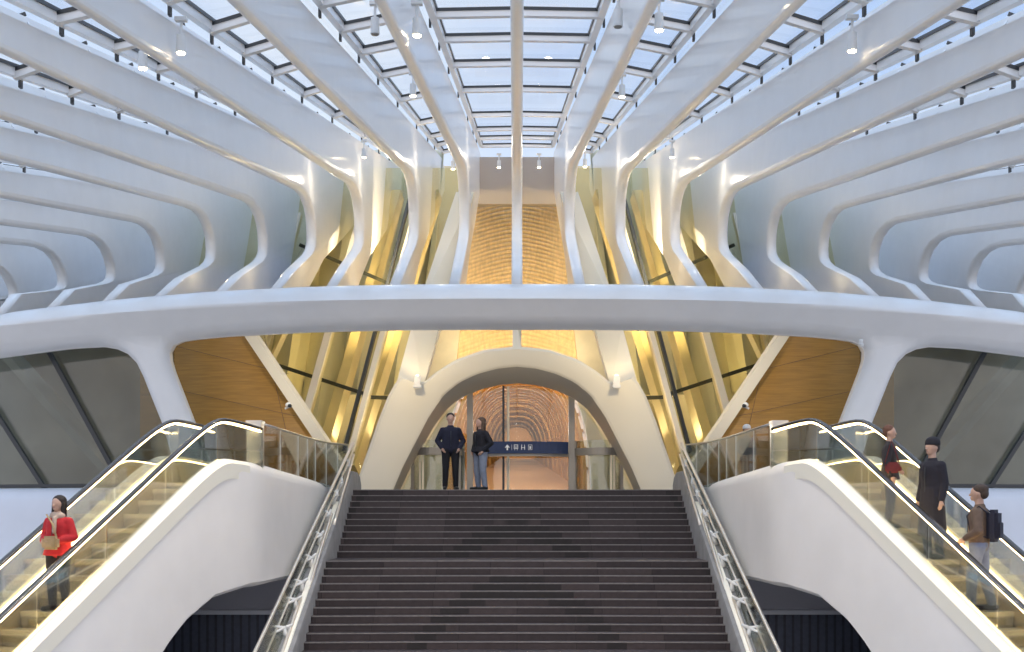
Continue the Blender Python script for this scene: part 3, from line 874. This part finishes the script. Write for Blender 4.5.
def remeshed(name, bm, m, parent, vox=.014, smooth=4):
    bmesh.ops.recalc_face_normals(bm, faces=bm.faces)
    me = bpy.data.meshes.new(name); bm.to_mesh(me); bm.free()
    t = bpy.data.objects.new('t', me); C.objects.link(t)
    r = t.modifiers.new('r', 'REMESH'); r.mode = 'VOXEL'; r.voxel_size = vox
    q = t.modifiers.new('q', 'SMOOTH'); q.iterations = smooth; q.factor = .5
    dg = bpy.context.evaluated_depsgraph_get(); dg.update()
    me2 = bpy.data.meshes.new_from_object(t.evaluated_get(dg)); bpy.data.objects.remove(t)
    me2.name = name; me2.materials.clear()
    return link(name, me2, m, parent, smooth=True)
skin = mat('skin', (.50,.31,.23), .5); 
def fab(n, c): return mat(n, c, .85, noise=.12, nscale=14, bump=.3)
def person(label, loc, rz, H=1.75, w=1.0, jacket=(.02,.02,.05), trous=(.02,.02,.03), hairc=(.05,.03,.02), hair='short', coat=0.0,
           arms='pocket', legs='stand', hat=None, bag=None, shoes=(.02,.02,.02), scarf=None):
    """local frame: faces -y, x to its own left side as seen; z up"""
    r = bpy.data.objects.new('person', None); C.objects.link(r); r.location = loc; r.rotation_euler = (0,0,rz)
    k = H/1.75; r.scale = (k*w, k*w, k); tag(r, label, 'person')
    # joints
    hip = {}; knee = {}; ank = {}; sh = {}; el = {}; wr = {}
    for s in (-1, 1):
        st = {'stand': (0, 0, 0), 'step': (s*.10, s*.10, 0)}[legs]
        zb = .17 if (legs == 'step' and s > 0 and False) else 0
        hip[s] = (s*.095, 0, .90); knee[s] = (s*.105, -st[0]*.5-.015, .49+zb); ank[s] = (s*.115, -st[1]+.03, .09+zb)
        sh[s] = (s*.165, .01, 1.385)
        if arms == 'pocket': el[s] = (s*.275, .07, 1.14); wr[s] = (s*.185, -.06, .96)
        elif arms == 'down': el[s] = (s*.215, .03, 1.12); wr[s] = (s*.225, -.04, .87)
        elif arms == 'front': el[s] = (s*.245, .02, 1.14); wr[s] = (s*.10, -.20, 1.08)
        elif arms == 'rail': el[s] = (s*.26, .0, 1.15); wr[s] = (s*.27, -.22, 1.06)
        elif arms == 'mixed': 
            if s > 0: el[s] = (s*.25, .05, 1.13); wr[s] = (s*.20, -.12, 1.02)
            else: el[s] = (s*.24, .03, 1.13); wr[s] = (s*.25, -.05, .89)
    # body : head, neck, torso, limbs, hands as one surface
    b = NB()
    ball(b, (0,-.005,1.66), (.080,.098,.106)); ball(b, (0,-.03,1.60), (.055,.065,.062)); capsule(b, (0,.01,1.44), (0,0,1.58), .058, .052)
    capsule(b, (0,-.09,1.655), (0,-.112,1.628), .011, .015, 8)               # nose
    capsule(b, (0,-.088,1.585), (0,-.080,1.57), .018, .02, 8)                # lips and chin
    for s in (-1, 1):
        ball(b, (s*.076,.005,1.645), (.012,.020,.030)); ball(b, (s*.03,-.075,1.678), (.02,.015,.008))
    capsule(b, (0,0,1.0), (0,0,1.33), .12, .14, 14, 1.15, .75)
    for s in (-1, 1):
        capsule(b, (0,.0,1.38), sh[s], .07, .062); capsule(b, sh[s], el[s], .050, .040); capsule(b, el[s], wr[s], .039, .027)
        capsule(b, (s*.05,0,.95), hip[s], .10, .095); capsule(b, hip[s], knee[s], .082, .055); capsule(b, knee[s], ank[s], .053, .036)
        capsule(b, (ank[s][0], ank[s][1]+.02, .05), (ank[s][0]+s*.015, ank[s][1]-.15, .035), .038, .032)
        W_ = Vector(wr[s]); dr = (W_-Vector(el[s])).normalized(); sd = Vector((s,0,0)); sd = (sd-dr*sd.dot(dr)).normalized(); nr = dr.cross(sd)
        capsule(b, W_, W_+dr*.06, .024, .030, 10)
        pc = W_+dr*.075
        for f_, (o_, ln) in enumerate(((-.027,.062),(-.009,.074),(.009,.070),(.027,.054))):
            base_ = pc+nr*o_; k1 = base_+dr*ln*.55; k2 = k1+(dr*.75-sd*.6).normalized()*ln*.5
            capsule(b, base_, k1, .0095, .009, 8); capsule(b, k1, k2, .009, .0075, 8)
        th = W_+dr*.03+nr*(-.026); capsule(b, th, th+(-nr*.8+dr*.6).normalized()*.05, .012, .009, 8)
    remeshed('body', b, skin, r, .0085, 2)
    # trousers
    b = NB()
    for s in (-1, 1):
        capsule(b, (s*.04,.005,.94), hip[s], .118, .108); capsule(b, hip[s], knee[s], .098, .074); capsule(b, knee[s], (ank[s][0], ank[s][1], .10), .074, .058)
    remeshed('trousers', b, fab('trouser_cloth', trous), r)
    # jacket
    b = NB(); jm = fab('jacket_cloth', jacket)
    capsule(b, (0,.0,.96), (0,0,1.32), .150, .160, 16, 1.18, .82); capsule(b, (0,.01,1.36), (0,.01,1.46), .085, .072)
    for s in (-1, 1):
        capsule(b, (0,.005,1.36), sh[s], .105, .068); capsule(b, (0,.01,1.43), (s*.12,.01,1.40), .06, .05); capsule(b, sh[s], el[s], .070, .060); capsule(b, el[s], Vector(wr[s])+(Vector(el[s])-Vector(wr[s]))*.08, .062, .048)
    if coat:
        zlow = .96-coat
        L = []
        for i in range(7):
            u = i/6; z_ = 1.05-(1.05-zlow)*u; rx = .185+.05*u; ry = .135+.045*u
            L.append([Vector((rx*math.cos(a), ry*math.sin(a), z_)) for a in [2*PI*q/16 for q in range(16)]])
        sweep(b, None, L)
    remeshed('jacket', b, jm, r)
    b = NB()
    tube(b, [(.0,-.135,1.36),(0,-.139,1.2),(0,-.133,1.0)], .005, 6); obj('zip', b, M['dark'], r, smooth=True)
    # shoes
    for s in (-1, 1):
        b = NB(); capsule(b, (ank[s][0], ank[s][1]+.035, .05), (ank[s][0]+s*.02, ank[s][1]-.17, .042), .048, .042); capsule(b, (ank[s][0], ank[s][1], .05), (ank[s][0], ank[s][1], .12), .05, .05)
        remeshed('shoe', b, mat('shoe_leather', shoes, .5), r)
    # hair
    hm = mat('hair', hairc, .7, noise=.3, nscale=30); b = NB()
    if hair == 'short': ball(b, (0,.020,1.705), (.090,.098,.086)); ball(b, (0,.055,1.65), (.080,.062,.08))
    elif hair == 'long': ball(b, (0,.026,1.700), (.098,.104,.096)); capsule(b, (0,.06,1.64), (0,.075,1.40), .085, .06, 14, 1.2, .6); [capsule(b, (s*.072,.0,1.66), (s*.085,-.01,1.45), .032, .026) for s in (-1, 1)]
    elif hair == 'bun': ball(b, (0,.018,1.688), (.086,.095,.085)); ball(b, (0,.09,1.70), .05)
    remeshed('hair', b, hm, r, .010)
    b = NB()
    for s in (-1, 1): ball(b, (s*.029,-.086,1.660), (.011,.006,.006))
    obj('eyes', b, M['dark'], r, smooth=True)
    b = NB(); box(b, (0,-.100,1.598), (.034,.008,.006)); obj('mouth', b, mat('lips', (.35,.12,.10), .5), r)
    if hat:
        b = NB(); ball(b, (0,.012,1.740), (.101,.110,.080)); L = []
        for z_, q in ((1.690,.103),(1.725,.105)): L.append([Vector((q*math.cos(a), .01+q*1.08*math.sin(a), z_)) for a in [2*PI*j/20 for j in range(20)]])
        sweep(b, None, L); remeshed('hat', b, fab('hat_wool', hat), r, .012)
    if scarf:
        b = NB(); capsule(b, (-.05,-.02,1.47), (.05,-.02,1.47), .07, .07); capsule(b, (.03,-.12,1.44), (.05,-.155,1.22), .035, .03); remeshed('scarf', b, fab('scarf_wool', scarf), r)
    return r
def acc_bag(owner_loc, rz, off, size, col, label, strap=None, name='bag', k=1.0):
    r = bpy.data.objects.new(name, None); C.objects.link(r); r.location = owner_loc; r.rotation_euler = (0,0,rz); tag(r, label, 'bag')
    b = NB(); box(b, off, size, bev=min(size)*.3); m_ = fab(name+'_cloth', col); obj('pouch', b, m_, r, auto=50)
    b = NB(); box(b, (off[0], off[1]+(-1 if off[1] < 0 else 1)*(size[1]/2+.012), off[2]-size[2]*.12), (size[0]*.7, .03, size[2]*.45), bev=.01); obj('pocket', b, m_, r, auto=50)
    if strap:
        b = NB()
        for pts in strap: tube(b, pts, .017, 6, flat=.6)
        obj('strap', b, m_, r, smooth=True)
    return r
# couple at the stair head
person('man in navy jacket and black trousers standing at stair head, hands in pockets', P(450.5, 490, 31.9)*1 if False else Vector(((450.5-CX)*31.7/F, 31.7, UP)), .12, 1.88, 1.08, (.008,.010,.028), (.006,.006,.010), (.03,.022,.018), 'short', 0, 'pocket')
b = NB()
person('person in black jacket and pale jeans standing beside the man at the stair head', Vector(((480.5-CX)*31.7/F, 31.7, UP)), -.9, 1.77, 1.16, (.008,.008,.014), (.20,.23,.30), (.10,.06,.035), 'long', .03, 'pocket')
# escalator riders
def lane(u, s, n=.475):
    p = O+U*u+NV*n; return Vector((s*p.x, p.y, 0)), 0
def tread(u):                       # top of the step under u
    q = -.19
    while q+.40 <= u: q += .40
    return rise(q+.06, UP), q+.20
def rider(u, s, n=.475):
    z, uc = tread(u); p = O+U*uc+NV*n; return Vector((s*p.x, p.y, z+.003))
ang = math.atan2(U.y, U.x)          # downhill heading (right side)
def face(s, down=True):
    v = Vector((s*U.x, U.y)) if down else Vector((-s*U.x, -U.y))
    return math.atan2(v.y, v.x)+PI/2
pR = rider(3.5, -1, .36)
person('woman in red coat with scarf and dark hair riding down the left escalator', pR, face(-1), 1.62, 1.1, (.50,.02,.025), (.015,.013,.015), (.02,.012,.01), 'long', .10, 'front', scarf=(.50,.38,.30))
acc_bag(pR, face(-1), (.06,-.24,.98), (.26,.12,.19), (.42,.30,.16), 'tan shoulder bag held in front of the woman in red', [[(.14,-.22,1.06),(.05,-.19,1.25),(-.09,-.14,1.38)]], 'handbag')
p1 = rider(1.5, 1, .32)
person('woman in dark jacket riding the right escalator, facing the man in a long coat', p1, face(1)+.9, 1.60, 1.0, (.022,.018,.022), (.05,.045,.04), (.12,.05,.03), 'short', .12, 'mixed')
acc_bag(p1, face(1)+.9, (-.25,-.06,.95), (.09,.22,.17), (.14,.02,.02), 'dark red handbag at the side of the woman on the right escalator', [[(-.26,-.16,1.03),(-.19,-.04,1.38),(-.26,.05,1.03)]], 'handbag')
p2 = rider(2.35, 1, .52)
person('tall man in long black overcoat and dark cap on the right escalator', p2, -PI/2+.45, 1.80, 1.04, (.012,.011,.020), (.010,.010,.014), (.03,.02,.02), 'short', .62, 'down', hat=(.012,.011,.018))
p3 = rider(3.55, 1, .42)
person('man in brown jacket and blue jeans riding on the right escalator, lowest of the three', p3, -PI*.68, 1.78, 1.14, (.13,.085,.06), (.16,.19,.28), (.05,.03,.02), 'short', 0, 'mixed', 'step')
acc_bag(p3, -PI*.68, (0,.205,1.22), (.33,.16,.46), (.018,.018,.035), 'dark backpack worn by the man in the brown jacket', [[(s*.12,.17,1.38),(s*.13,.03,1.50),(s*.14,-.14,1.36),(s*.15,-.08,1.12),(s*.14,.15,1.05)] for s in (-1,1)], 'backpack')
person('person in grey-blue coat and white cap standing behind the right glass balustrade', Vector(((747-CX)*33/F, 33, UP)), .5, 1.66, 1.05, (.10,.12,.15), (.05,.05,.06), (.1,.08,.06), 'short', .15, 'pocket', hat=(.75,.75,.75))

# ------------------------------------------------------------------ lights
def area(name, loc, size, energy, col, rot=(0,0,0), sy=None):
    l = bpy.data.lights.new(name, 'AREA'); l.energy = energy; l.color = col; l.size = size
    if sy: l.shape = 'RECTANGLE'; l.size_y = sy
    o = bpy.data.objects.new(name, l); C.objects.link(o); o.location = loc; o.rotation_euler = rot; return o
def spot(name, loc, target, energy, col, ang=70, blend=.6, r=.08):
    l = bpy.data.lights.new(name, 'SPOT'); l.energy = energy; l.color = col; l.spot_size = math.radians(ang); l.spot_blend = blend; l.shadow_soft_size = r
    o = bpy.data.objects.new(name, l); C.objects.link(o); o.location = loc
    o.rotation_euler = (Vector(target)-Vector(loc)).to_track_quat('-Z', 'Y').to_euler(); return o
WARM = (1.0, .80, .50); WARM2 = (1.0, .86, .66)
def point(loc, energy, col, r=.06):
    l = bpy.data.lights.new('lamp', 'POINT'); l.energy = energy; l.color = col; l.shadow_soft_size = r
    o = bpy.data.objects.new('lamp', l); C.objects.link(o); o.location = loc; return o
for s in (-1, 1):
    spot('lamp', PS(417.5, 374, 34.25, s), PS(430, 300, 38, s), 130, WARM, 75)
    for px in (255, 300, 345, 385):                                                    # washers behind the glass
        spot('lamp', PS(px, 480 if px < 310 else 445, 40.3 if px < 310 else 40.8, s), PS(px+25, 250, 46, s), 210 if px < 360 else 170, WARM2, 110, .8)
    spot('lamp', (s*6.3, 32.6, ZC+4.3), PS(320, 390, 39, s), 260, WARM2, 90, .9)  # unseen spot added to brighten the mullions, timber wall and strut
    spot('lamp', Vector((s*3.6, 41.0, ZC+7.6)), Vector((s*4.6, 52, ZC+10)), 1900, WARM, 140)  # added unseen fill for the golden panels above the beam
    spot('lamp', Vector((s*3.0, 32.2, ZC+4.1)), Vector((s*2.0, 35.4, UP+2.8)), 150, WARM, 140, .9)  # extra spot added to warm the portal front, no fitting there
    for k in (3, 4, 5, 6):
        point((s*(XR[k]-.75), 36.5, ZC+7.4+(ZB[k]-9.2)*.6), 14, WARM)  # points without fittings, added to warm the lower rib webs
    for k in (1, 2, 3, 4):
        point((s*(XR[k]-.75), 38.2, ZC+10.0+(ZB[k]-9.2)), 20, WARM2, .12)
spot('lamp', (0, 41.5, ZC+6.0), (0, 50, ZC+9.5), 650, WARM, 120)                     # onto the timber vault


for px, py, d in SPL:               # the light of the lit spotlights
    p = P(px, py, d)-Vector((0,0,.08)); spot('lamp', p, p+Vector((0,.8,-6)), 560, WARM2, 120, .8)
for d in (41.6, 44, 48, 53, 59, 66, 75, 86, 100, 118, 140, 158): point((0, d, gz(d)+2.2), 80 if d < 60 else 130, (1,.90,.78), .05)
for s in (-1, 1):
    point((s*3.3, 39.5, UP+3.0), 90, WARM); point((s*2.5, 43.5, ZC+6.2), 60, WARM); point((s*3.2, 49.5, ZC+10), 200, WARM); point((s*2.7, 53.5, ZC+7), 130, WARM)  # unseen fill points added to lighten the side chambers and gallery front wall

# sky, brightened overhead and warmed behind the viewer as added fill light
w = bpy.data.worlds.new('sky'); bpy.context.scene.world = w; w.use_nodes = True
n = w.node_tree.nodes; l = w.node_tree.links; n.clear()
o = n.new('ShaderNodeOutputWorld'); bg = n.new('ShaderNodeBackground'); tc = n.new('ShaderNodeTexCoord'); mp = n.new('ShaderNodeMapping')
nz = n.new('ShaderNodeTexNoise'); nz.inputs['Scale'].default_value = 3.5; nz.inputs['Detail'].default_value = 5
mp.inputs['Scale'].default_value = (1, 1, 2.2)
rp = n.new('ShaderNodeValToRGB'); rp.color_ramp.elements[0].position = .35; rp.color_ramp.elements[1].position = .68
rp.color_ramp.elements[0].color = (.46,.62,.92,1); rp.color_ramp.elements[1].color = (.80,.88,1.0,1)
l.new(tc.outputs['Generated'], mp.inputs[0]); l.new(mp.outputs[0], nz.inputs[0]); l.new(nz.outputs['Fac'], rp.inputs[0]); l.new(rp.outputs[0], bg.inputs['Color'])
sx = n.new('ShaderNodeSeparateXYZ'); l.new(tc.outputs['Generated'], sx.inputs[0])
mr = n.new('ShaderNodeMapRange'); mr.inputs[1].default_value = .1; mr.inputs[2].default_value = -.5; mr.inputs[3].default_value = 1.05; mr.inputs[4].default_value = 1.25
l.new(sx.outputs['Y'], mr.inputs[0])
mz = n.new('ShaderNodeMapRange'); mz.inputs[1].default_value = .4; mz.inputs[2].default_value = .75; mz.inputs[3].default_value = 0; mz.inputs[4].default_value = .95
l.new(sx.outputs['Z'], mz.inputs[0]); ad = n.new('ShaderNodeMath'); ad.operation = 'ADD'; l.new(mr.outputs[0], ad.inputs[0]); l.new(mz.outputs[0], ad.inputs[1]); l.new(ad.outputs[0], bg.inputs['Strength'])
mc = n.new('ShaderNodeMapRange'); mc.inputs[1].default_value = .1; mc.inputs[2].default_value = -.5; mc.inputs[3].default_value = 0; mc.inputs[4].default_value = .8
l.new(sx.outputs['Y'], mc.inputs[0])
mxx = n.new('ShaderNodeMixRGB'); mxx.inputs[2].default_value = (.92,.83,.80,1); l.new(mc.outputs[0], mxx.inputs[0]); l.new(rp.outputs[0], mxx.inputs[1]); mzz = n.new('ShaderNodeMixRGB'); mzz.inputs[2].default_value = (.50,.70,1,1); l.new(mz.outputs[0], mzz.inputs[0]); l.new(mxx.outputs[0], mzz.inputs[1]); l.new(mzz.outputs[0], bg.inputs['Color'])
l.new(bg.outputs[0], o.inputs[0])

# ------------------------------------------------------------------ camera
cam = bpy.data.cameras.new('camera'); co = bpy.data.objects.new('camera', cam); C.objects.link(co)
co.location = (0, 0, ZC); co.rotation_euler = (PI/2, 0, 0)
cam.sensor_width = 36; cam.lens = F/1024*36; cam.shift_x = -(CX-512)/1024; cam.shift_y = (YH-326)/1024
cam.clip_end = 500
sc = bpy.context.scene; sc.camera = co
sc.view_settings.view_transform = 'Standard'; sc.view_settings.look = 'None'; sc.view_settings.gamma = 1; sc.view_settings.use_curve_mapping = False
sc.view_settings.exposure = 0
for o_ in list(bpy.data.objects):
    if '_w' in o_: del o_['_w']
